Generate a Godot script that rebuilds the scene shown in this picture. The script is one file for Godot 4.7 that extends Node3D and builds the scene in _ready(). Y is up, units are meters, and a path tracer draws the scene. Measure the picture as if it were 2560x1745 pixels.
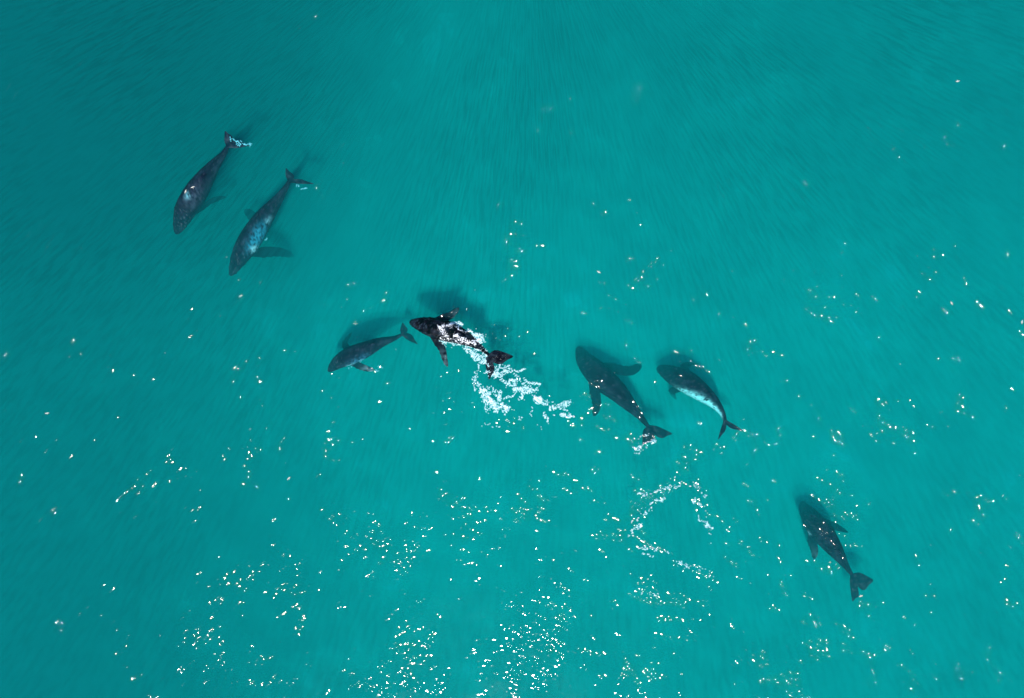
extends Node3D

# Looking straight down from about ninety metres on seven humpback whales in shallow turquoise water.
const EYE := 91.5            # camera height over the water
const FOCAL := 1871.1        # focal length in photograph pixels (2560 wide), for a vertical field of 50 degrees
const BED := 6.4             # depth of the sea floor below the middle of the picture

var swell := FastNoiseLite.new()
var chop := FastNoiseLite.new()
var ripple := FastNoiseLite.new()
var burst := FastNoiseLite.new()
var gust := FastNoiseLite.new()
var cat := FastNoiseLite.new()
var mounds := FastNoiseLite.new()
var patchy := FastNoiseLite.new()
var lace := FastNoiseLite.new()
var lace_fine := FastNoiseLite.new()
var warp := FastNoiseLite.new()
var mottle := FastNoiseLite.new()
var speckle := FastNoiseLite.new()


func _ready() -> void:
	var cam := Camera3D.new()
	cam.name = "camera"
	cam.position = Vector3(0, EYE, 0)
	cam.rotation_degrees = Vector3(-90, 0, 0)
	cam.fov = 50.0
	cam.near = 0.5
	cam.far = 6000.0
	add_child(cam)
	cam.current = true

	var env := Environment.new()
	env.background_mode = Environment.BG_SKY
	var sky_material := ProceduralSkyMaterial.new()
	sky_material.sky_top_color = Color(0.26, 0.43, 0.66)
	sky_material.sky_horizon_color = Color(0.62, 0.74, 0.86)
	sky_material.sky_curve = 0.15
	sky_material.ground_horizon_color = Color(0.35, 0.5, 0.55)
	sky_material.ground_bottom_color = Color(0.05, 0.25, 0.28)
	sky_material.sun_angle_max = 12.0
	var sky := Sky.new()
	sky.sky_material = sky_material
	env.sky = sky
	env.background_energy_multiplier = 1.0
	env.tonemap_mode = Environment.TONE_MAPPER_LINEAR
	env.tonemap_exposure = 1.29
	env.volumetric_fog_enabled = true
	env.volumetric_fog_density = 0.0
	env.sdfgi_enabled = true
	env.ssao_enabled = true
	env.ssil_enabled = true
	var world := WorldEnvironment.new()
	world.name = "world_environment"
	world.environment = env
	add_child(world)

	var sun := DirectionalLight3D.new()
	sun.name = "sun"
	sun.light_color = Color(1.0, 0.985, 0.965)
	sun.light_energy = 1.3
	sun.light_angular_distance = 1.8
	sun.shadow_enabled = true
	add_child(sun)
	sun.look_at_from_position(Vector3.ZERO, Vector3(0.03, -0.829, -0.559), Vector3.UP)

	noises()
	sea()
	whales()
	whitewater()
	seabirds()


# ---------------------------------------------------------------- helpers

func tag(o: Node, label: String, category := "", group := "", kind := "") -> void:
	o.set_meta("label", label)
	if category:
		o.set_meta("category", category)
	if group:
		o.set_meta("group", group)
	if kind:
		o.set_meta("kind", kind)


func put(called: String, mesh: Mesh, material: Material, parent: Node = self) -> MeshInstance3D:
	var o := MeshInstance3D.new()
	o.name = called
	o.mesh = mesh
	o.material_override = material
	parent.add_child(o, true)
	return o


func at(px: float, py: float, depth := 0.0) -> Vector3:
	var k := (EYE + depth) / FOCAL
	return Vector3((px - 1280.0) * k, -depth, (py - 872.5) * k)


func noise(n: FastNoiseLite, number: int, frequency: float, octaves := 1) -> void:
	n.seed = number
	n.noise_type = FastNoiseLite.TYPE_SIMPLEX_SMOOTH
	n.frequency = frequency
	n.fractal_type = FastNoiseLite.FRACTAL_FBM if octaves > 1 else FastNoiseLite.FRACTAL_NONE
	n.fractal_octaves = octaves


func noises() -> void:
	noise(swell, 3, 0.10)
	noise(chop, 5, 0.42)
	noise(ripple, 7, 1.15)
	noise(burst, 11, 1.5)
	noise(gust, 13, 0.09, 2)
	noise(cat, 15, 0.42, 2)
	noise(mounds, 53, 0.16, 3)
	noise(patchy, 17, 0.045, 4)
	noise(lace, 19, 1.25, 2)
	noise(lace_fine, 23, 3.0, 2)
	noise(warp, 29, 0.55)
	noise(mottle, 31, 1.4, 3)
	noise(speckle, 37, 5.0, 2)


func arrays_mesh(v: PackedVector3Array, n: PackedVector3Array, c: PackedColorArray, f: PackedInt32Array) -> ArrayMesh:
	var a := []
	a.resize(Mesh.ARRAY_MAX)
	a[Mesh.ARRAY_VERTEX] = v
	a[Mesh.ARRAY_NORMAL] = n
	if c.size():
		a[Mesh.ARRAY_COLOR] = c
	a[Mesh.ARRAY_INDEX] = f
	var m := ArrayMesh.new()
	m.add_surface_from_arrays(Mesh.PRIMITIVE_TRIANGLES, a)
	return m


func normals_of(v: PackedVector3Array, f: PackedInt32Array) -> PackedVector3Array:
	var n := PackedVector3Array()
	n.resize(v.size())
	for k in range(0, f.size(), 3):
		var a := f[k]
		var b := f[k + 1]
		var c := f[k + 2]
		var x := (v[c] - v[a]).cross(v[b] - v[a])
		n[a] += x
		n[b] += x
		n[c] += x
	for k in n.size():
		n[k] = n[k].normalized()
	return n


func segment_distance(p: Vector2, a: Vector2, b: Vector2) -> float:
	var d := b - a
	return p.distance_to(a + d * clampf((p - a).dot(d) / maxf(d.length_squared(), 1e-6), 0.0, 1.0))


# ---------------------------------------------------------------- the sea

# Strokes of rougher (or calmer) water in photograph pixels: x0, y0, x1, y1, half width, how much.
const STIRRED := [
	[1590, 1300, 1640, 1235, 14, 1.6], [1640, 1235, 1690, 1195, 13, 1.5], [1690, 1200, 1745, 1205, 12, 1.6], [1745, 1205, 1765, 1240, 12, 1.4],
	[1740, 1255, 1765, 1285, 14, 1.6], [1755, 1300, 1775, 1320, 10, 1.8], [1600, 1360, 1675, 1378, 12, 1.4], [1695, 1410, 1780, 1440, 15, 1.5],
	[1600, 1480, 1640, 1500, 16, 1.3], [1590, 1230, 1625, 1235, 9, 2.0], [1590, 1300, 1600, 1345, 12, 1.3],
	[1580, 1128, 1635, 1098, 9, 2.4], [1575, 1100, 1625, 1085, 8, 1.6], [1100, 790, 1160, 775, 20, 1.2], [915, 770, 960, 755, 18, 0.9],
	[1795, 980, 1815, 990, 16, 1.0], [1345, 1690, 1385, 1680, 14, 0.9], [1840, 1655, 1885, 1648, 15, 0.9], [1250, 1620, 1292, 1628, 10, 0.8], [1830, 1710, 1862, 1712, 10, 0.8],
	[1000, 1410, 1060, 1380, 16, 0.9], [960, 1540, 1000, 1520, 14, 0.7], [1630, 1480, 1720, 1500, 16, 0.8], [2030, 1535, 2080, 1555, 12, 0.8], [2230, 1610, 2330, 1640, 18, 0.8], [1640, 1590, 1730, 1600, 14, 0.7], [1900, 1190, 1950, 1200, 12, 0.7], [2060, 1320, 2090, 1330, 12, 1.4],
]


func stirred(px: float, py: float) -> float:
	if px < 860.0 or px > 2400.0 or py < 720.0 or py > 1740.0:
		return 0.0
	var sum := 0.0
	var p := Vector2(px, py)
	for s in STIRRED:
		var d := segment_distance(p, Vector2(s[0], s[1]), Vector2(s[2], s[3])) / float(s[4])
		if d < 2.0:
			sum = maxf(sum, float(s[5]) * exp(-d * d))
	return sum


func wave(x: float, z: float) -> float:
	var px := x / EYE * FOCAL + 1280.0
	var py := z / EYE * FOCAL + 872.5
	var g := gust.get_noise_2d(x, z)
	var calm := 1.0 - 0.8 * exp(-pow(Vector2((px - 1690.0) / 60.0, (py - 1310.0) / 72.0).length(), 6.0))
	var much := (0.6 + 0.5 * clampf(g + 0.2, 0.0, 1.0)) * calm
	var s := stirred(px, py)
	var w := z - x * x / 115.0
	var cluster := cat.get_noise_2d(x * 0.8, w * 1.7)
	var lull := 0.10 * smoothstep(14.0, 52.0, -x) + 0.11 * smoothstep(-2.0, 28.0, -z) + 0.03 * smoothstep(30.0, 60.0, x) - 0.03 * smoothstep(18.0, 40.0, z)
	var steep := pow(clampf((cluster + 0.6 * g - 0.25 - lull) * 4.0, 0.0, 2.4), 1.35) * calm + s
	var h := 0.07 * swell.get_noise_2d(x, z) + 0.014 * much * chop.get_noise_2d(x * 0.75 + z * 0.2, z) + 0.005 * much * ripple.get_noise_2d(x, z)
	if steep > 0.0:
		h += 0.078 * minf(steep, 2.4) * burst.get_noise_2d(x * 0.72 + 0.25 * z, w * 1.25)
	if s > 0.05:
		h += 0.035 * s * speckle.get_noise_2d(x * 0.5, z * 0.5)
	return h


# How far the sea floor has fallen away towards the far left corner, from none to all.
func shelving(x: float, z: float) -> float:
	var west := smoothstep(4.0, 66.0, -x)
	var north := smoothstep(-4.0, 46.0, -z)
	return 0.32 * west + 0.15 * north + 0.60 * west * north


func sea() -> void:
	# the surface: a fine sheet where the camera looks, a coarser one round it
	var surface := StandardMaterial3D.new()
	surface.resource_name = "water_surface"
	surface.transparency = BaseMaterial3D.TRANSPARENCY_ALPHA
	surface.albedo_color = Color(1, 1, 1, 0.0)
	surface.roughness = 0.07
	surface.metallic_specular = 0.36
	var step := 0.16
	var nx := 960
	var nz := 680
	var x0 := -0.5 * nx * step
	var z0 := -0.5 * nz * step
	var v := PackedVector3Array()
	var n := PackedVector3Array()
	v.resize((nx + 1) * (nz + 1))
	n.resize(v.size())
	for j in nz + 1:
		var z := z0 + j * step
		for i in nx + 1:
			var x := x0 + i * step
			var rim := clampf(minf(minf(i, nx - i), minf(j, nz - j)) / 20.0, 0.0, 1.0)
			v[j * (nx + 1) + i] = Vector3(x, wave(x, z) * rim, z)
	for j in nz + 1:
		for i in nx + 1:
			var k := j * (nx + 1) + i
			var dx := v[k + (1 if i < nx else 0)].y - v[k - (1 if i > 0 else 0)].y
			var dz := v[k + (nx + 1 if j < nz else 0)].y - v[k - (nx + 1 if j > 0 else 0)].y
			n[k] = Vector3(-dx, 2.0 * step, -dz).normalized()
	var f := PackedInt32Array()
	f.resize(nx * nz * 6)
	var w := 0
	for j in nz:
		for i in nx:
			var a := j * (nx + 1) + i
			for q in [a, a + 1, a + nx + 2, a, a + nx + 2, a + nx + 1]:
				f[w] = q
				w += 1
	var o := put("water_surface", arrays_mesh(v, n, PackedColorArray(), f), surface)
	tag(o, "rippled clear sea surface with sun glints over the whales", "water", "", "structure")

	# the wider surface, to the horizon
	var st := SurfaceTool.new()
	st.begin(Mesh.PRIMITIVE_TRIANGLES)
	st.set_smooth_group(0)
	var xs := [-3000.0, -900.0, -300.0, x0, -x0, 300.0, 900.0, 3000.0]
	var zs := [-3000.0, -900.0, -300.0, z0, -z0, 300.0, 900.0, 3000.0]
	for j in 7:
		for i in 7:
			if i == 3 and j == 3:
				continue
			var a := Vector3(xs[i], 0, zs[j])
			var b := Vector3(xs[i + 1], 0, zs[j])
			var c := Vector3(xs[i + 1], 0, zs[j + 1])
			var d := Vector3(xs[i], 0, zs[j + 1])
			for p in [a, b, c, a, c, d]:
				st.set_normal(Vector3.UP)
				st.add_vertex(p)
	var far_surface := surface.duplicate() as StandardMaterial3D
	var ripples := NoiseTexture2D.new()
	ripples.width = 512
	ripples.height = 512
	ripples.seamless = true
	ripples.as_normal_map = true
	ripples.bump_strength = 6.0
	var rn := FastNoiseLite.new()
	noise(rn, 41, 0.02, 3)
	ripples.noise = rn
	far_surface.normal_enabled = true
	far_surface.normal_texture = ripples
	far_surface.uv1_triplanar = true
	far_surface.uv1_world_triplanar = true
	far_surface.uv1_scale = Vector3.ONE * 0.03
	o = put("water_horizon", st.commit(), far_surface)
	tag(o, "open sea surface reaching out to the horizon", "water", "", "structure")

	# the body of the water: scattering turquoise that hides what lies deep
	var body := FogVolume.new()
	body.name = "water_body"
	body.shape = RenderingServer.FOG_VOLUME_SHAPE_BOX
	body.size = Vector3(900, BED + 9.0, 900)
	body.position = Vector3(0, -0.5 * (BED + 9.0) - 0.02, 0)
	var murk := FogMaterial.new()
	murk.resource_name = "sea_water"
	murk.density = 0.14
	murk.albedo = Color(0.0, 0.69, 0.655).linear_to_srgb()
	body.material = murk
	add_child(body)
	tag(body, "turquoise sea water that fades the deeper whales", "water", "", "structure")

	# painted light shafts: an added film of pale streaks fanning from one point
	var shafts := StandardMaterial3D.new()
	shafts.resource_name = "painted_shafts"
	shafts.transparency = BaseMaterial3D.TRANSPARENCY_ALPHA
	shafts.albedo_color = Color(0.05, 0.60, 0.60, 0.19)
	shafts.vertex_color_use_as_albedo = true
	shafts.roughness = 1.0
	shafts.metallic_specular = 0.0
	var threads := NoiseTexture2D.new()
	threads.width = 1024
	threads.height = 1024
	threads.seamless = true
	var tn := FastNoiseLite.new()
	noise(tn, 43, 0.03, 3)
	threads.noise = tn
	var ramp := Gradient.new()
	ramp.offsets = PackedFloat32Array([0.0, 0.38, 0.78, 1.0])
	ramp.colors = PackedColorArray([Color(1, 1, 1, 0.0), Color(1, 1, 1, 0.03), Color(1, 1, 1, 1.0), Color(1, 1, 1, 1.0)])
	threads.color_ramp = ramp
	shafts.albedo_texture = threads
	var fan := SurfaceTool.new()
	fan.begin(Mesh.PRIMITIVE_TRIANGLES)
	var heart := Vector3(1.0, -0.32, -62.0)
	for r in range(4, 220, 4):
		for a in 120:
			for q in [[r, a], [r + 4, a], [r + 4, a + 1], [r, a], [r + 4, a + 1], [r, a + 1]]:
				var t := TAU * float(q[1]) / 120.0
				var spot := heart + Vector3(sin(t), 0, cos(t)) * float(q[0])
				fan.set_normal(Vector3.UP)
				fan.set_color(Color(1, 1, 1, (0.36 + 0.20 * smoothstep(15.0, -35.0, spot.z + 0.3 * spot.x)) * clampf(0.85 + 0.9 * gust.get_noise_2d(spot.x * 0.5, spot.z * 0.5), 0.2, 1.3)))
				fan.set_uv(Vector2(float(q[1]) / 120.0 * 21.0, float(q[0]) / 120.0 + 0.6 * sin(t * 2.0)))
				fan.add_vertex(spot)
	o = put("light_shaft_film", fan.commit(), shafts)
	tag(o, "faint painted light shafts fanning on an added film just under the surface", "added_film", "", "stuff")

	# the sea floor: pale sand with darker patches
	var sand := StandardMaterial3D.new()
	sand.resource_name = "seabed_sand"
	sand.vertex_color_use_as_albedo = true
	sand.roughness = 1.0
	sand.metallic_specular = 0.2
	var bn := 300
	var bs := 0.8
	v = PackedVector3Array()
	var c := PackedColorArray()
	for j in bn + 1:
		for i in bn + 1:
			var x := (i - bn / 2) * bs * (1.0 + 8.0 * pow(absf(i - bn / 2) / (bn / 2.0), 8.0))
			var z := (j - bn / 2) * bs * (1.0 + 8.0 * pow(absf(j - bn / 2) / (bn / 2.0), 8.0))
			var far := shelving(x, z)
			var p := patchy.get_noise_2d(x, z)
			var mound := mounds.get_noise_2d(x, z)
			v.append(Vector3(x, -BED - 0.3 * p - 0.75 * mound - 8.0 * far, z))
			var tone := 1.0 - 0.13 * clampf(p * 1.5, -1.0, 1.0) - 0.16 * clampf(mound * 1.4 + 0.6 * lace.get_noise_2d(x * 0.5, z * 0.5), -1.0, 1.0) - 0.6 * far  # last term darkens the sand towards one corner, imitating lens falloff
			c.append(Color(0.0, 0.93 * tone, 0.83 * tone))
	f = PackedInt32Array()
	for j in bn:
		for i in bn:
			var a := j * (bn + 1) + i
			f.append_array([a, a + 1, a + bn + 2, a, a + bn + 2, a + bn + 1])
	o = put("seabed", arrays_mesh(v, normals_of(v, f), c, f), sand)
	tag(o, "blue green sandy sea floor under the water", "seabed", "", "structure")

	# thin sheets added over the floor to smear and soften whale shadows
	var softener := StandardMaterial3D.new()
	softener.resource_name = "shadow_softener"
	softener.transparency = BaseMaterial3D.TRANSPARENCY_ALPHA
	softener.albedo_color = Color(1, 1, 1, 0.23)
	softener.vertex_color_use_as_albedo = true
	softener.roughness = 1.0
	softener.metallic_specular = 0.0
	for layer in 3:
		v = PackedVector3Array()
		c = PackedColorArray()
		f = PackedInt32Array()
		for j in 101:
			for i in 101:
				var x := (i - 50) * 4.0
				var z := (j - 50) * 4.0
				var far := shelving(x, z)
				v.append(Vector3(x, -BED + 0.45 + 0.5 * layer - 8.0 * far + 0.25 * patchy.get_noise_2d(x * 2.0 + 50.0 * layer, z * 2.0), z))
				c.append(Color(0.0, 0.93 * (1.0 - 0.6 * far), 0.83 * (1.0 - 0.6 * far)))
		for j in 100:
			for i in 100:
				var a := j * 101 + i
				f.append_array([a, a + 1, a + 102, a, a + 102, a + 101])
		o = put("added_softener_layer", arrays_mesh(v, normals_of(v, f), c, f), softener)
		tag(o, "hazy turquoise sheet added just above the sea floor to soften whale shadows", "added_film", "added sheets over the sea floor", "stuff")


# ---------------------------------------------------------------- whales

func curve_of(points: Array) -> Curve3D:
	var c := Curve3D.new()
	c.bake_interval = 0.05
	for k in points.size():
		var before: Vector3 = points[maxi(k - 1, 0)]
		var after: Vector3 = points[mini(k + 1, points.size() - 1)]
		var h: Vector3 = (after - before) / 6.0
		c.add_point(points[k], -h, h)
	return c


func table(t: Array, s: float) -> float:
	for k in range(0, t.size() - 2, 2):
		if s <= t[k + 2]:
			var u: float = clampf((s - t[k]) / (t[k + 2] - t[k]), 0.0, 1.0)
			u = lerpf(u, u * u * (3.0 - 2.0 * u), 0.35)
			return lerpf(t[k + 1], t[k + 3], u)
	return t[-1]


const WIDE := [0.0, 0.0, 0.006, 0.13, 0.02, 0.25, 0.05, 0.40, 0.10, 0.57, 0.17, 0.74, 0.25, 0.90, 0.33, 0.99, 0.40, 1.0, 0.48, 0.96, 0.57, 0.85, 0.66, 0.72, 0.75, 0.555, 0.84, 0.385, 0.92, 0.25, 1.0, 0.165]
const TALL := [0.0, 0.0, 0.006, 0.10, 0.02, 0.19, 0.06, 0.34, 0.12, 0.52, 0.20, 0.72, 0.30, 0.92, 0.40, 1.0, 0.50, 0.97, 0.60, 0.86, 0.70, 0.69, 0.80, 0.50, 0.90, 0.33, 1.0, 0.19]
const COLUMNS := 44
const RINGS := 96


# One whale: spine from snout to the root of the flukes [px, py, depth]; half width in metres; roll in degrees;
# flukes: left tip, right tip, notch; flippers: list of [side, root s, root angle, chord, [centre line ...]];
# pale: list of [s, angle in degrees, reach in s, reach in degrees, strength, colour]
func whale(label: String, spine: Array, half: float, roll: float, tips: Array, flippers: Array, pale: Array, deeper := 0.25, broad := 0.26, tint := Color(0.007, 0.013, 0.024)) -> MeshInstance3D:
	var pts := []
	for p in spine:
		pts.append(at(p[0], p[1], p[2] + deeper))
	var curve := curve_of(pts)
	var length := curve.get_baked_length()
	var v := PackedVector3Array()
	var c := PackedColorArray()
	var f := PackedInt32Array()
	var frames := []
	var ring_s := []
	for i in RINGS + 1:
		var u := float(i) / RINGS
		ring_s.append(u * u * (1.6 - 0.6 * u) if u < 0.5 else lerpf(0.325, 1.0, (u - 0.5) * 2.0))
	var origin: Vector3 = pts[pts.size() / 2]
	# body
	for i in RINGS + 1:
		var s: float = ring_s[i]
		var p := curve.sample_baked(s * length, true)
		var q := curve.sample_baked(minf(s * length + 0.12, length), true)
		var r := curve.sample_baked(maxf(s * length - 0.12, 0.0), true)
		var t := (q - r).normalized()
		var side := Vector3(-t.z, 0, t.x).normalized()
		var up := side.cross(t).normalized()
		if up.y < 0.0:
			up = -up
		side = t.cross(up).normalized()   # to the whale's right when t runs tailwards is mirrored below
		var a := deg_to_rad(roll)
		var s2 := side * cos(a) + up * sin(a)
		var u2 := up * cos(a) - side * sin(a)
		frames.append([p, t, s2, u2])
		var wide := half * table(WIDE, s)
		var tall := half * 0.93 * table(TALL, s)
		for j in COLUMNS:
			var g := TAU * j / COLUMNS
			var cg := cos(g)
			var sg := sin(g)
			var x := wide * signf(cg) * pow(absf(cg), 0.92)
			var y := tall * signf(sg) * pow(absf(sg), 0.95)
			if sg > 0.0:
				# flat upper jaw, ridge of the back, small hooked dorsal fin
				y *= lerpf(0.62, 1.0, smoothstep(0.02, 0.24, s))
				var mid := exp(-pow(cg / 0.16, 2.0))
				y += 0.30 * mid * smoothstep(0.585, 0.665, s) * (1.0 - smoothstep(0.665, 0.695, s))
				y += 0.06 * mid * smoothstep(0.35, 0.5, s) * (1.0 - smoothstep(0.9, 1.0, s))
				if s > 0.195 and s < 0.235:
					y += 0.10 * exp(-pow(cg / 0.2, 2.0))
			var at_p := p + s2 * x + u2 * y
			if s < 0.24 and s > 0.01:
				var bump := speckle.get_noise_3dv(at_p * 0.55)
				at_p += (s2 * cg + u2 * sg) * 0.055 * maxf(bump - 0.12, 0.0) * 3.0
			v.append(at_p)
			c.append(skin(s, g, at_p, tint, pale))
	var skip := {}
	# flippers: a patch of the skin is opened and drawn out
	for fl in flippers:
		var to_right: float = fl[0]
		var i0 := 0
		while ring_s[i0] < float(fl[1]):
			i0 += 1
		var n_long := 7
		var j_mid := int(round(deg_to_rad(fl[2]) / TAU * COLUMNS))
		if to_right < 0.0:
			j_mid = COLUMNS / 2 - j_mid
		var half_j := 2
		for i in range(i0, i0 + n_long):
			for j in range(j_mid - half_j, j_mid + half_j):
				skip[i * 100 + posmod(j, COLUMNS)] = true
		var loop := []
		for i in range(i0, i0 + n_long):
			loop.append(i * COLUMNS + posmod(j_mid - half_j, COLUMNS))
		for j in range(j_mid - half_j, j_mid + half_j):
			loop.append((i0 + n_long) * COLUMNS + posmod(j, COLUMNS))
		for i in range(i0 + n_long, i0, -1):
			loop.append(i * COLUMNS + posmod(j_mid + half_j, COLUMNS))
		for j in range(j_mid + half_j, j_mid - half_j, -1):
			loop.append(i0 * COLUMNS + posmod(j, COLUMNS))
		var centre := Vector3.ZERO
		for k in loop:
			centre += v[k]
		centre /= loop.size()
		var frame: Array = frames[i0 + n_long / 2]
		var t: Vector3 = frame[1]
		var round_: Vector3 = v[(i0 + 3) * COLUMNS + posmod(j_mid + half_j, COLUMNS)] - v[(i0 + 3) * COLUMNS + posmod(j_mid - half_j, COLUMNS)]
		var line := [centre]
		for p in fl[4]:
			line.append(at(p[0], p[1], p[2] + deeper * 0.8))
		var path := curve_of(line)
		var span := path.get_baked_length()
		var angles := []
		for k in loop:
			angles.append(atan2((v[k] - centre).dot(round_.normalized()), (v[k] - centre).dot(t)))
		var last := loop
		var steps := 26
		for m in range(1, steps + 1):
			var u := float(m) / steps
			u = 1.0 - pow(1.0 - u, 1.3)
			var p := path.sample_baked(u * span, true)
			var ax := (path.sample_baked(minf(u * span + 0.1, span), true) - path.sample_baked(maxf(u * span - 0.1, 0.0), true)).normalized()
			var chord := (t - ax * t.dot(ax)).normalized()
			var thick := ax.cross(chord).normalized()
			if thick.dot(round_) < 0.0:
				thick = -thick
			# tilt the blade
			var tilt: float = deg_to_rad(fl[5] if fl.size() > 5 else 0.0)
			var ch := chord * cos(tilt) + thick * sin(tilt)
			var th := thick * cos(tilt) - chord * sin(tilt)
			var width: float = float(fl[3]) * table([0.0, 1.0, 0.25, 1.0, 0.55, 0.86, 0.8, 0.64, 0.93, 0.42, 1.0, 0.05], u)
			var ring := []
			for k in loop.size():
				var al: float = angles[k]
				var knob := 1.0
				if cos(al) < -0.6:
					knob += 0.10 * sin(u * 38.0)      # knobbly leading edge
				var e := p + ch * cos(al) * 0.5 * width * knob + th * sin(al) * 0.5 * width * 0.24
				var b := smoothstep(0.0, 0.16, u)
				var base_at := v[loop[k]] + (p - centre)
				v.append(base_at.lerp(e, b))
				var white := clampf(0.5 + 1.6 * mottle.get_noise_3dv(e * 0.8), 0.0, 1.0) * smoothstep(0.2, 0.8, u)
				var under := 1.0 if th.y * sin(al) < -0.05 else 0.0
				var light := white * (0.75 if under > 0.5 else float(fl[6] if fl.size() > 6 else 0.0))
				c.append(tint.lerp(Color(0.22, 0.42, 0.45), light))
				ring.append(v.size() - 1)
			for k in loop.size():
				var k2 := (k + 1) % loop.size()
				quad(f, last[k], last[k2], ring[k2], ring[k])
			last = ring
		for k in range(1, last.size() - 1):
			f.append_array([last[0], last[k], last[k + 1]])
	for i in RINGS:
		for j in COLUMNS:
			if not skip.has(i * 100 + j):
				var j2 := (j + 1) % COLUMNS
				quad(f, i * COLUMNS + j, i * COLUMNS + j2, (i + 1) * COLUMNS + j2, (i + 1) * COLUMNS + j)
	# flukes: the last ring widens into a thin swept blade with a notch
	var base: Vector3 = frames[RINGS][0]
	var back: Vector3 = frames[RINGS][1]
	var right: Vector3 = frames[RINGS][2]
	var top: Vector3 = frames[RINGS][3]
	var tip_l := at(tips[0][0], tips[0][1], tips[0][2] + deeper) - base
	var tip_r := at(tips[1][0], tips[1][1], tips[1][2] + deeper) - base
	if tip_r.dot(right) < tip_l.dot(right):
		var swap := tip_l
		tip_l = tip_r
		tip_r = swap
	var notch := at(tips[2][0], tips[2][1], tips[2][2] + deeper) - base
	var lift := tip_r.cross(tip_l).normalized()
	if lift.dot(top) < 0.0:
		lift = -lift
	var w0 := half * 0.15
	var h0 := half * 0.93 * 0.19
	var chord_root := notch.length()
	var s0 := w0 / (0.5 * (tip_l.length() + tip_r.length()))
	var rows := 26
	var previous := RINGS * COLUMNS
	for m in range(1, rows + 1):
		var k := float(m) / rows
		var grow := s0 + (1.0 - s0) * pow(k, 0.72)
		var first := v.size()
		for j in COLUMNS:
			var g := TAU * j / COLUMNS
			var cg := cos(g)
			var sg := sin(g)
			var u := cg * grow
			var au := absf(u)
			var kl := 0.0 if au <= s0 else pow((au - s0) / (1.0 - s0), 1.0 / 0.72)
			var tau := clampf((k - kl) / maxf(1.0 - kl, 1e-4), 0.0, 1.0)
			var tip := tip_r if u > 0.0 else tip_l
			var lead := -chord_root * broad * sin(PI * pow(au, 0.85))
			var trail := chord_root * pow(1.0 - au, 0.7) * (1.0 + 0.25 * sin(PI * minf(au * 1.6, 1.0))) - chord_root * 0.12 * exp(-pow(au / 0.07, 2.0)) + 0.025 * sin(au * 50.0) * (1.0 - au)
			var off := lerpf(lead, trail, tau)
			var foil := 0.13 * (1.0 - 0.75 * au) * sqrt(tau) * (1.0 - tau) * 2.2
			var h := lerpf(h0, foil, smoothstep(0.0, 0.35, k)) * sg
			var along := tip * au + notch.normalized() * off + lift * h + lift * 0.10 * au * (1.0 - au)
			var plain := right * (w0 * cg) + notch.normalized() * (k * chord_root) + top * h0 * sg
			v.append(base + plain.lerp(along, smoothstep(0.0, 0.25, k)))
			var e := v[-1]
			var col := tint.lerp(Color(0.09, 0.14, 0.17), 0.5 * clampf(mottle.get_noise_3dv(e) + 0.1, 0.0, 1.0))
			if sg < 0.0:
				col = tint.lerp(Color(0.30, 0.55, 0.58), 0.55 * smoothstep(0.3, 0.8, k) * clampf(0.5 + mottle.get_noise_3dv(e * 0.7), 0.0, 1.0))
			c.append(col)
		for j in COLUMNS:
			var j2 := (j + 1) % COLUMNS
			quad(f, previous + j, previous + j2, first + j2, first + j)
		previous = first
	for j in range(1, COLUMNS / 2):
		quad(f, previous + j - 1, previous + j, previous + COLUMNS - j, previous + (COLUMNS - j + 1) % COLUMNS)
	for k in v.size():
		v[k] -= origin
	var n := normals_of(v, f)
	# all outward
	var out := 0.0
	for j in COLUMNS:
		var k := 40 * COLUMNS + j
		out += n[k].dot(v[k] + origin - frames[40][0])
	if out < 0.0:
		for k in n.size():
			n[k] = -n[k]
		for k in range(0, f.size(), 3):
			var swap := f[k]
			f[k] = f[k + 1]
			f[k + 1] = swap
	var o := put("humpback_whale", arrays_mesh(v, n, c, f), skin_material())
	o.position = origin
	tag(o, label, "whale", "humpback whales swimming in the turquoise sea")
	return o


func quad(f: PackedInt32Array, a: int, b: int, c: int, d: int) -> void:
	f.append_array([a, b, c, a, c, d])


var _skin: StandardMaterial3D


func skin_material() -> StandardMaterial3D:
	if _skin == null:
		_skin = StandardMaterial3D.new()
		_skin.resource_name = "whale_skin"
		_skin.vertex_color_use_as_albedo = true
		_skin.roughness = 0.9
		_skin.metallic_specular = 0.1
	return _skin


func wet_skin() -> StandardMaterial3D:
	var m := StandardMaterial3D.new()
	m.resource_name = "wet_whale_skin"
	m.vertex_color_use_as_albedo = true
	m.roughness = 0.13
	m.metallic_specular = 0.26
	var t := NoiseTexture2D.new()
	t.width = 512
	t.height = 512
	t.seamless = true
	t.as_normal_map = true
	t.bump_strength = 10.0
	var n := FastNoiseLite.new()
	noise(n, 47, 0.05, 3)
	t.noise = n
	m.normal_enabled = true
	m.normal_texture = t
	m.normal_scale = 1.3
	m.uv1_triplanar = true
	m.uv1_scale = Vector3.ONE * 0.3
	return m


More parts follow.
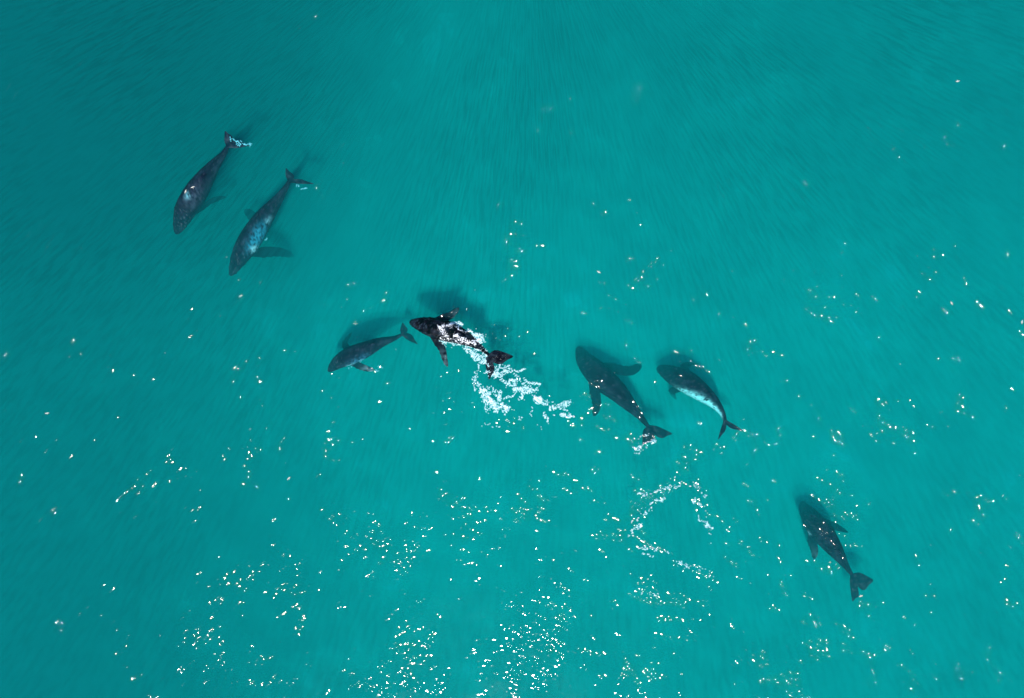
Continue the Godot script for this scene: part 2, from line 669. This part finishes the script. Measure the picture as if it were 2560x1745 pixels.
func skin(s: float, g: float, p: Vector3, tint: Color, pale: Array) -> Color:
	var m := mottle.get_noise_3dv(p * 0.6)
	var k := tint * (1.0 + 0.5 * m)
	k = k.lerp(Color(0.03, 0.06, 0.09), 0.5 * clampf(m * 1.4 - 0.1, 0.0, 1.0))
	var scar := speckle.get_noise_3dv(p * 1.3 + Vector3(7, 3, 1))
	k = k.lerp(Color(0.06, 0.10, 0.125), 0.8 * smoothstep(0.34, 0.5, scar) * (1.0 if s < 0.25 else 0.45))
	# white belly grooves
	var belly := smoothstep(-0.45, -0.85, sin(g)) * (1.0 - smoothstep(0.55, 0.75, s)) * smoothstep(0.05, 0.2, s)
	k = k.lerp(Color(0.25, 0.50, 0.54), belly * clampf(0.5 + m, 0.0, 1.0))
	for a in pale:
		var d: float = wrapf(g - deg_to_rad(a[1]), -PI, PI) / deg_to_rad(a[3])
		var e: float = (s - float(a[0])) / float(a[2])
		var much := exp(-d * d - e * e) * float(a[4])
		if much > 0.02:
			var grain := clampf(0.58 + 1.2 * mottle.get_noise_3dv(p * 1.5) + 0.7 * speckle.get_noise_3dv(p), 0.0, 1.0)
			k = k.lerp(a[5], clampf(much * 1.6 * grain, 0.0, 1.0))
	k.a = 1.0
	return k


var surfaced: MeshInstance3D


func whales() -> void:
	var cyan := Color(0.16, 0.52, 0.58)
	var slate := Color(0.07, 0.13, 0.18)
	whale("dark whale nearest the top left corner, foam at its right fluke tip",
		[[440, 586, 1.9], [461, 531, 1.7], [481, 497, 1.55], [502, 462, 1.45], [533, 417, 1.25], [559, 385, 1.0], [568, 368, 0.75]], 1.42, -6,
		[[562, 328, 0.3], [623, 364, 0.4], [582, 352, 0.55]],
		[[1, 0.26, -28, 1.0, [[530, 502, 3.4], [565, 492, 4.8]]], [-1, 0.26, -40, 1.0, [[452, 503, 3.6], [462, 470, 4.6]]]],
		[[0.42, 75, 0.14, 40, 0.3, slate], [0.40, 100, 0.03, 12, 0.6, cyan]], -0.05)
	whale("whale with a pale cyan patch beside its right flipper, below the upper left whale",
		[[575, 690, 2.5], [596, 648, 2.2], [627, 597, 1.95], [660, 545, 1.75], [694, 500, 1.6], [714, 470, 1.4], [722, 455, 1.2]], 1.40, 16,
		[[714, 420, 1.2], [785, 460, 1.0], [736, 447, 1.2]],
		[[1, 0.25, -38, 1.5, [[696, 630, 4.8], [736, 641, 7.2]], 0, 0.0], [-1, 0.30, -25, 1.7, [[632, 548, 4.2], [611, 524, 6.0]]]],
		[[0.44, 28, 0.13, 34, 1.1, Color(0.02, 0.26, 0.36)], [0.33, 8, 0.03, 16, 2.0, Color(0.2, 0.66, 0.72)], [0.62, 20, 0.03, 18, 0.7, cyan]], 0.05)
	whale("dark whale whose tail reaches under the surfacing whale's snout",
		[[820, 929, 1.9], [846, 905, 1.75], [880, 888, 1.6], [915, 873, 1.55], [950, 857, 1.6], [985, 846, 1.8], [1003, 837, 2.0]], 1.12, 10,
		[[1006, 806, 2.3], [1044, 861, 2.1], [1018, 831, 2.2]],
		[[1, 0.28, -22, 0.9, [[915, 921, 1.7], [936, 925, 1.4]], 0, 0.7], [-1, 0.28, -30, 0.9, [[862, 858, 3.4], [880, 830, 4.2]]]],
		[[0.42, 20, 0.13, 30, 0.9, Color(0.03, 0.16, 0.25)], [0.30, 0, 0.05, 20, 0.8, cyan]], 0.05)
	surfaced = whale("black whale breaking the surface, white water streaming off its back",
		[[1023, 805, 0.40], [1052, 811, 0.30], [1088, 820, 0.22], [1120, 829, 0.20], [1150, 840, 0.25], [1182, 856, 0.35], [1204, 872, 0.35], [1220, 886, 0.20]], 1.32, 0,
		[[1222, 949, 0.08], [1283, 890, -0.12], [1235, 909, 0.0]],
		[[1, 0.27, -12, 0.95, [[1104, 870, 0.25], [1112, 898, 0.02], [1119, 917, -0.04]], 0, 0.35], [-1, 0.27, -18, 1.0, [[1125, 789, 0.5], [1148, 769, 0.9]], 0, 0.2]],
		[], 0.0, 0.55, Color(0.004, 0.005, 0.008))
	surfaced.material_override = wet_skin()
	whale("long whale with both flippers spread wide, between the foam trail and a pale flanked whale",
		[[1445, 866, 4.6], [1460, 897, 3.7], [1484, 925, 3.0], [1511, 951, 2.5], [1543, 979, 2.2], [1577, 1015, 2.0], [1602, 1043, 1.9], [1618, 1063, 1.8]], 1.55, 0,
		[[1606, 1110, 1.5], [1680, 1083, 2.0], [1638, 1090, 1.7]],
		[[-1, 0.29, -10, 1.75, [[1572, 927, 3.8], [1604, 910, 5.0]]], [1, 0.33, -12, 1.4, [[1492, 1010, 3.0], [1484, 1041, 3.4]]]],
		[])
	whale("whale with a bright pale cyan flank, rolled beside the long whale",
		[[1643, 917, 4.2], [1657, 924, 3.5], [1684, 938, 2.8], [1718, 955, 2.2], [1755, 981, 1.8], [1785, 1006, 1.5], [1804, 1030, 1.2], [1812, 1050, 1.0]], 1.42, 14,
		[[1795, 1099, 0.7], [1859, 1078, 0.7], [1817, 1064, 0.9]],
		[[-1, 0.30, -30, 1.1, [[1712, 915, 4.0], [1735, 908, 5.0]]], [1, 0.30, -40, 1.1, [[1680, 980, 4.6], [1690, 1000, 5.6]]]],
		[[0.50, 2, 0.12, 24, 2.6, Color(0.20, 0.86, 0.86)], [0.68, 6, 0.13, 34, 3.0, Color(0.20, 0.86, 0.86)], [0.85, 2, 0.09, 36, 2.4, Color(0.20, 0.86, 0.86)]])
	whale("lone whale nearest the lower right, small glints over its back",
		[[2005, 1252, 4.2], [2015, 1274, 3.4], [2036, 1307, 2.5], [2066, 1345, 2.1], [2092, 1381, 2.0], [2115, 1415, 2.0], [2128, 1434, 2.0]], 1.40, 4,
		[[2130, 1502, 2.0], [2183, 1449, 2.0], [2146, 1471, 2.0]],
		[[1, 0.33, -15, 1.15, [[2036, 1378, 2.8], [2034, 1398, 3.2]], 0, 0.2], [-1, 0.31, -30, 1.15, [[2098, 1320, 3.6], [2120, 1330, 4.2]]]],
		[[0.34, 8, 0.02, 12, 1.2, cyan]])


# ---------------------------------------------------------------- white water round the surfacing whale

# [x0, y0, x1, y1, half width, density] in photograph pixels
const FOAM := [
	# on the back
	[1099, 818, 1112, 822, 9, 1.6], [1104, 826, 1122, 846, 9, 1.25], [1112, 815, 1140, 808, 7, 1.35], [1120, 815, 1150, 814, 7, 1.1], [1138, 816, 1178, 832, 6, 1.2],
	[1105, 830, 1108, 852, 9, 0.95], [1115, 848, 1150, 855, 10, 1.0], [1138, 838, 1165, 850, 7, 1.3], [1150, 850, 1180, 862, 9, 1.15], [1172, 858, 1195, 852, 9, 1.6],
	[1185, 838, 1205, 845, 11, 0.9], [1165, 862, 1180, 885, 8, 0.95], [1178, 880, 1190, 892, 8, 1.0], [1190, 868, 1210, 880, 9, 0.85], [1205, 870, 1218, 884, 5, 0.8],
	# beside and behind
	[1186, 894, 1215, 890, 5, 1.0], [1187, 898, 1212, 899, 4, 0.8], [1205, 900, 1222, 912, 6, 0.9], [1205, 902, 1197, 920, 4, 0.8], [1197, 920, 1185, 945, 4, 0.65],
	[1185, 945, 1183, 975, 4, 0.7], [1196, 958, 1203, 982, 4, 0.8], [1112, 865, 1145, 866, 7, 0.35],
	[1225, 915, 1262, 912, 6, 0.65], [1240, 922, 1275, 918, 5, 0.7], [1217, 932, 1262, 934, 6, 0.85], [1232, 940, 1270, 930, 5, 0.9], [1268, 928, 1308, 927, 5, 0.9],
	[1250, 946, 1262, 955, 7, 0.9], [1270, 955, 1290, 948, 6, 0.9], [1268, 965, 1290, 958, 6, 0.75], [1285, 935, 1300, 945, 5, 0.7],
	[1205, 975, 1225, 1000, 10, 1.15], [1222, 968, 1245, 985, 8, 0.75], [1215, 1000, 1240, 1018, 12, 0.95], [1243, 985, 1250, 1000, 6, 0.95], [1218, 1018, 1222, 1030, 6, 0.6],
	[1253, 1015, 1268, 1020, 8, 0.95], [1258, 1028, 1264, 1034, 5, 0.7], [1265, 998, 1290, 982, 5, 0.75], [1290, 974, 1330, 977, 8, 1.05], [1300, 980, 1304, 995, 6, 0.8],
	[1312, 952, 1346, 961, 5, 0.95], [1310, 965, 1340, 975, 9, 0.65], [1325, 985, 1340, 1000, 9, 0.45], [1338, 995, 1352, 1004, 7, 1.05], [1352, 1005, 1365, 1010, 6, 0.8],
	[1362, 998, 1380, 1008, 6, 0.6], [1378, 1020, 1400, 1016, 5, 0.9], [1398, 1012, 1422, 1008, 5, 0.8], [1402, 1016, 1412, 1024, 6, 0.7], [1402, 1038, 1428, 1042, 4, 1.15],
	[1358, 1030, 1368, 1052, 4, 0.8], [1330, 1020, 1331, 1038, 3, 0.7], [1285, 1022, 1305, 1052, 6, 0.35], [1300, 1048, 1315, 1052, 6, 0.5], [1205, 1062, 1245, 1066, 5, 0.45],
	[1260, 1050, 1278, 1062, 5, 0.45], [1375, 1055, 1392, 1030, 4, 0.55], [1180, 935, 1187, 985, 7, 0.35], [1345, 1060, 1352, 1075, 8, 0.35],
]


# Foam flecks and painted sun glints: the ring round the smooth print that a tail has left, and the streak over the long whale's flukes.
const RING := [
	[1592, 1236, 1628, 1238, 4, 0.85], [1640, 1228, 1700, 1214, 5, 0.8], [1680, 1190, 1712, 1208, 4, 0.6], [1700, 1208, 1730, 1212, 4, 0.7], [1730, 1200, 1762, 1238, 6, 0.65],
	[1735, 1250, 1755, 1260, 5, 0.95], [1755, 1262, 1768, 1282, 7, 0.55], [1750, 1298, 1778, 1320, 5, 0.95], [1776, 1335, 1780, 1355, 5, 0.45], [1628, 1258, 1660, 1248, 5, 0.9], [1580, 1305, 1626, 1272, 6, 0.7],
	[1580, 1328, 1604, 1312, 5, 0.85], [1572, 1342, 1588, 1340, 4, 0.8], [1600, 1368, 1672, 1380, 5, 0.8], [1608, 1386, 1628, 1388, 4, 0.8], [1694, 1408, 1718, 1416, 8, 0.8], [1718, 1410, 1790, 1440, 8, 0.5],
	[1608, 1480, 1644, 1484, 8, 0.55], [1582, 1128, 1634, 1100, 4, 0.95], [1588, 1133, 1620, 1122, 3, 0.8], [1582, 1102, 1622, 1086, 3, 0.65],
]

# Bubbles kicked up by tails and flippers just under the surface.
const BUBBLES := [
	[586, 352, 604, 359, 4, 1.1], [600, 358, 624, 362, 4, 1.0], [572, 338, 580, 350, 3, 0.8],
	[738, 466, 775, 470, 3, 0.8], [660, 601, 672, 597, 5, 0.75], [895, 905, 904, 903, 4, 0.75], [870, 922, 880, 914, 4, 0.7], [940, 925, 952, 922, 5, 0.75], 
]


func whitewater() -> void:
	var froth := StandardMaterial3D.new()
	froth.resource_name = "white_water"
	froth.vertex_color_use_as_albedo = true
	froth.roughness = 0.7
	var o := foam("whitewater_foam", FOAM, Vector2(1085, 785), Vector2(1445, 1085), 0.0, froth)
	tag(o, "white lacy foam on the surfacing whale's back and in its wake", "foam", "", "stuff")
	o = foam("print_foam_glints", RING, Vector2(1570, 1080), Vector2(1800, 1510), 0.0, froth, 0.84)
	tag(o, "thin broken ring of foam flecks and painted white glints round a tail print", "foam", "", "stuff")
	var bubbly := StandardMaterial3D.new()
	bubbly.resource_name = "bubbly_water"
	bubbly.vertex_color_use_as_albedo = true
	bubbly.albedo_color = Color(0.45, 0.82, 0.86)
	bubbly.roughness = 0.8
	o = foam("bubble_foam", BUBBLES, Vector2(540, 310), Vector2(960, 940), -0.10, bubbly, 0.86)
	tag(o, "pale cyan bubbles round the tails and flippers of the left whales", "bubbles", "", "stuff")


func foam(called: String, strokes: Array, corner: Vector2, far_corner: Vector2, raised: float, froth: Material, weight := 1.0) -> MeshInstance3D:
	var lo := at(corner.x, corner.y)
	var hi := at(far_corner.x, far_corner.y)
	var step := 0.05
	var nx := int((hi.x - lo.x) / step)
	var nz := int((hi.z - lo.z) / step)
	# how high the whale stands under each point
	var ground := PackedFloat32Array()
	ground.resize((nx + 1) * (nz + 1))
	ground.fill(-9.0)
	var a: Array = surfaced.mesh.surface_get_arrays(0)
	var v: PackedVector3Array = a[Mesh.ARRAY_VERTEX]
	var f: PackedInt32Array = a[Mesh.ARRAY_INDEX]
	for k in range(0, f.size(), 3):
		var p := v[f[k]] + surfaced.position
		var q := v[f[k + 1]] + surfaced.position
		var r := v[f[k + 2]] + surfaced.position
		var i0 := maxi(int(ceil((minf(p.x, minf(q.x, r.x)) - lo.x) / step)), 0)
		var i1 := mini(int(floor((maxf(p.x, maxf(q.x, r.x)) - lo.x) / step)), nx)
		var j0 := maxi(int(ceil((minf(p.z, minf(q.z, r.z)) - lo.z) / step)), 0)
		var j1 := mini(int(floor((maxf(p.z, maxf(q.z, r.z)) - lo.z) / step)), nz)
		var den := (q.z - r.z) * (p.x - r.x) + (r.x - q.x) * (p.z - r.z)
		if absf(den) < 1e-9:
			continue
		for j in range(j0, j1 + 1):
			for i in range(i0, i1 + 1):
				var x := lo.x + i * step
				var z := lo.z + j * step
				var wa := ((q.z - r.z) * (x - r.x) + (r.x - q.x) * (z - r.z)) / den
				var wb := ((r.z - p.z) * (x - r.x) + (p.x - r.x) * (z - r.z)) / den
				if wa >= -0.01 and wb >= -0.01 and wa + wb <= 1.01:
					var y := wa * p.y + wb * q.y + (1.0 - wa - wb) * r.y
					ground[j * (nx + 1) + i] = maxf(ground[j * (nx + 1) + i], y)
	var density := PackedFloat32Array()
	density.resize(ground.size())
	for s in strokes:
		var reach := float(s[4]) * 2.2
		var p0 := Vector2(s[0], s[1])
		var p1 := Vector2(s[2], s[3])
		var i0 := maxi(int((at(minf(p0.x, p1.x) - reach, 0).x - lo.x) / step), 0)
		var i1 := mini(int((at(maxf(p0.x, p1.x) + reach, 0).x - lo.x) / step), nx)
		var j0 := maxi(int((at(0, minf(p0.y, p1.y) - reach).z - lo.z) / step), 0)
		var j1 := mini(int((at(0, maxf(p0.y, p1.y) + reach).z - lo.z) / step), nz)
		for j in range(j0, j1 + 1):
			for i in range(i0, i1 + 1):
				var p := Vector2((lo.x + i * step) / EYE * FOCAL + 1280.0, (lo.z + j * step) / EYE * FOCAL + 872.5)
				p += 6.0 * Vector2(warp.get_noise_2d(p.x * 0.09, p.y * 0.09), warp.get_noise_2d(p.y * 0.09 + 60.0, p.x * 0.09))
				var d := segment_distance(p, p0, p1) / float(s[4])
				var k := j * (nx + 1) + i
				density[k] = maxf(density[k], float(s[5]) * weight * exp(-d * d * 0.8))
	var thick := PackedFloat32Array()
	thick.resize(ground.size())
	thick.fill(-1.0)
	for j in nz + 1:
		for i in nx + 1:
			var k := j * (nx + 1) + i
			if density[k] < 0.06:
				thick[k] = -1.0
				continue
			var x := lo.x + i * step
			var z := lo.z + j * step
			var wx := x + 0.35 * warp.get_noise_2d(x, z)
			var wz := z + 0.35 * warp.get_noise_2d(z + 40.0, x)
			var tight := 1.5 if ground[k] > 0.0 else 1.0
			var web := 1.0 - 3.2 * absf(lace.get_noise_2d(wx * tight, wz * tight))
			var web2 := 1.0 - 3.0 * absf(lace_fine.get_noise_2d(wx, wz))
			var fleck := speckle.get_noise_2d(x * 0.8, z * 0.8)
			thick[k] = 0.92 * maxf(web, web2 * 0.95) + 0.26 * fleck + 0.66 * density[k] - 1.20
	var surf := PackedVector3Array()
	var tone := PackedColorArray()
	var index := PackedInt32Array()
	index.resize(ground.size())
	index.fill(-1)
	var faces := PackedInt32Array()
	for j in nz:
		for i in nx:
			var k := j * (nx + 1) + i
			if maxf(maxf(thick[k], thick[k + 1]), maxf(thick[k + nx + 1], thick[k + nx + 2])) <= 0.0:
				continue
			for q in [k, k + 1, k + nx + 2, k + nx + 1]:
				if index[q] < 0:
					index[q] = surf.size()
					var x: float = lo.x + (q % (nx + 1)) * step
					var z: float = lo.z + (q / (nx + 1)) * step
					var low := maxf(wave(x, z), ground[q])
					var full := smoothstep(0.0, 0.30, thick[q])
					tone.append(Color(0.32, 0.66, 0.66).lerp(Color(0.93, 0.94, 0.94), full) if ground[q] < 0.0 else Color(0.50, 0.54, 0.56).lerp(Color(0.92, 0.92, 0.93), full))
					surf.append(Vector3(x, raised + low - 0.03 + 0.09 * clampf(thick[q] * 2.0, -0.2, 0.9), z))
			faces.append_array([index[k], index[k + 1], index[k + nx + 2], index[k], index[k + nx + 2], index[k + nx + 1]])
	return put(called, arrays_mesh(surf, normals_of(surf, faces), tone, faces), froth)


# ---------------------------------------------------------------- seabirds

func seabirds() -> void:
	var plumage := StandardMaterial3D.new()
	plumage.resource_name = "plumage"
	plumage.albedo_color = Color(0.88, 0.87, 0.80)
	plumage.roughness = 0.8
	var dark := StandardMaterial3D.new()
	dark.resource_name = "wing_tip"
	dark.albedo_color = Color(0.35, 0.34, 0.32)
	dark.roughness = 0.8
	var spots := [
		[464, 479, 3.0, 70, "small pale seabird just left of the upper left whale's flank"],
		[482, 468, 3.0, 20, "small pale seabird over the upper left whale's back"],
		[1497, 680, 4.0, 150, "small pale seabird over open water above the long whale"],
		[2394, 203, 4.0, 190, "small pale seabird at the top right over empty water"],
		[2379, 758, 3.0, 120, "small pale seabird at the right, above the lone lower whale"],
		[2555, 805, 3.0, 80, "small pale seabird at the right edge of the photo"],
		[722, 1196, 3.0, 45, "small pale seabird below the whale by the surfacing one"],
		[118, 1033, 3.0, 10, "small pale seabird at the left edge, far from the whales"],
		[2152, 1490, 2.0, 200, "small pale seabird beside the lone lower right whale's flukes"],
	]
	for s in spots:
		var bird := Node3D.new()
		bird.name = "seabird"
		add_child(bird, true)
		bird.position = at(s[0], s[1], -float(s[2]))
		bird.rotation_degrees.y = s[3]
		bird.scale = Vector3.ONE * 0.6
		tag(bird, s[4], "seabird", "seabirds flying low over the whales")
		bird_body(bird, plumage, dark)


func bird_body(bird: Node3D, plumage: Material, dark: Material) -> void:
	var st := SurfaceTool.new()
	st.begin(Mesh.PRIMITIVE_TRIANGLES)
	# body, head and fanned tail: rings along z
	var rings := [[-0.20, 0.005, 0.0], [-0.185, 0.018, 0.0], [-0.15, 0.036, 0.005], [-0.11, 0.035, 0.0], [-0.05, 0.055, 0.0], [0.02, 0.058, -0.005], [0.10, 0.035, 0.0], [0.14, 0.022, 0.0]]
	for i in rings.size() - 1:
		for j in 8:
			var p := []
			for q in [[i, j], [i, j + 1], [i + 1, j + 1], [i, j], [i + 1, j + 1], [i + 1, j]]:
				var r: Array = rings[q[0]]
				p.append(Vector3(cos(q[1] * TAU / 8) * r[1], r[2] + sin(q[1] * TAU / 8) * r[1] * 0.85, r[0]))
			for e in p:
				st.add_vertex(e)
	for e in [Vector3(-0.02, 0, 0.12), Vector3(0.02, 0, 0.12), Vector3(0.06, 0, 0.24), Vector3(-0.02, 0, 0.12), Vector3(0.06, 0, 0.24), Vector3(-0.06, 0, 0.24)]:
		st.add_vertex(e)
	for e in [Vector3(-0.02, 0.012, 0.12), Vector3(0.06, 0.004, 0.24), Vector3(0.02, 0.012, 0.12), Vector3(-0.02, 0.012, 0.12), Vector3(-0.06, 0.004, 0.24), Vector3(0.06, 0.004, 0.24)]:
		st.add_vertex(e)
	st.generate_normals()
	put("body", st.commit(), plumage, bird)
	for side in [-1.0, 1.0]:
		for part in 2:
			st = SurfaceTool.new()
			st.begin(Mesh.PRIMITIVE_TRIANGLES)
			var line := [[0.03, 0.0, -0.07, 0.06], [0.20, 0.07, -0.10, 0.03], [0.36, 0.06, -0.02, 0.07]] if part == 0 else [[0.36, 0.06, -0.02, 0.07], [0.46, 0.04, 0.05, 0.10], [0.53, 0.02, 0.125, 0.13]]
			for k in 2:
				var a: Array = line[k]
				var b: Array = line[k + 1]
				for lift in [0.008, -0.008]:
					for e in [[a, 2], [b, 2], [b, 3], [a, 2], [b, 3], [a, 3]]:
						st.add_vertex(Vector3(side * e[0][0], e[0][1] + (lift if e[1] == 2 else lift * 0.2), e[0][e[1]]))
			st.generate_normals()
			var w := put("wing" if part == 0 else "wing_tip", st.commit(), plumage if part == 0 else dark, bird)
			if part == 1:
				w.set_meta("label", "darker grey wing tip")
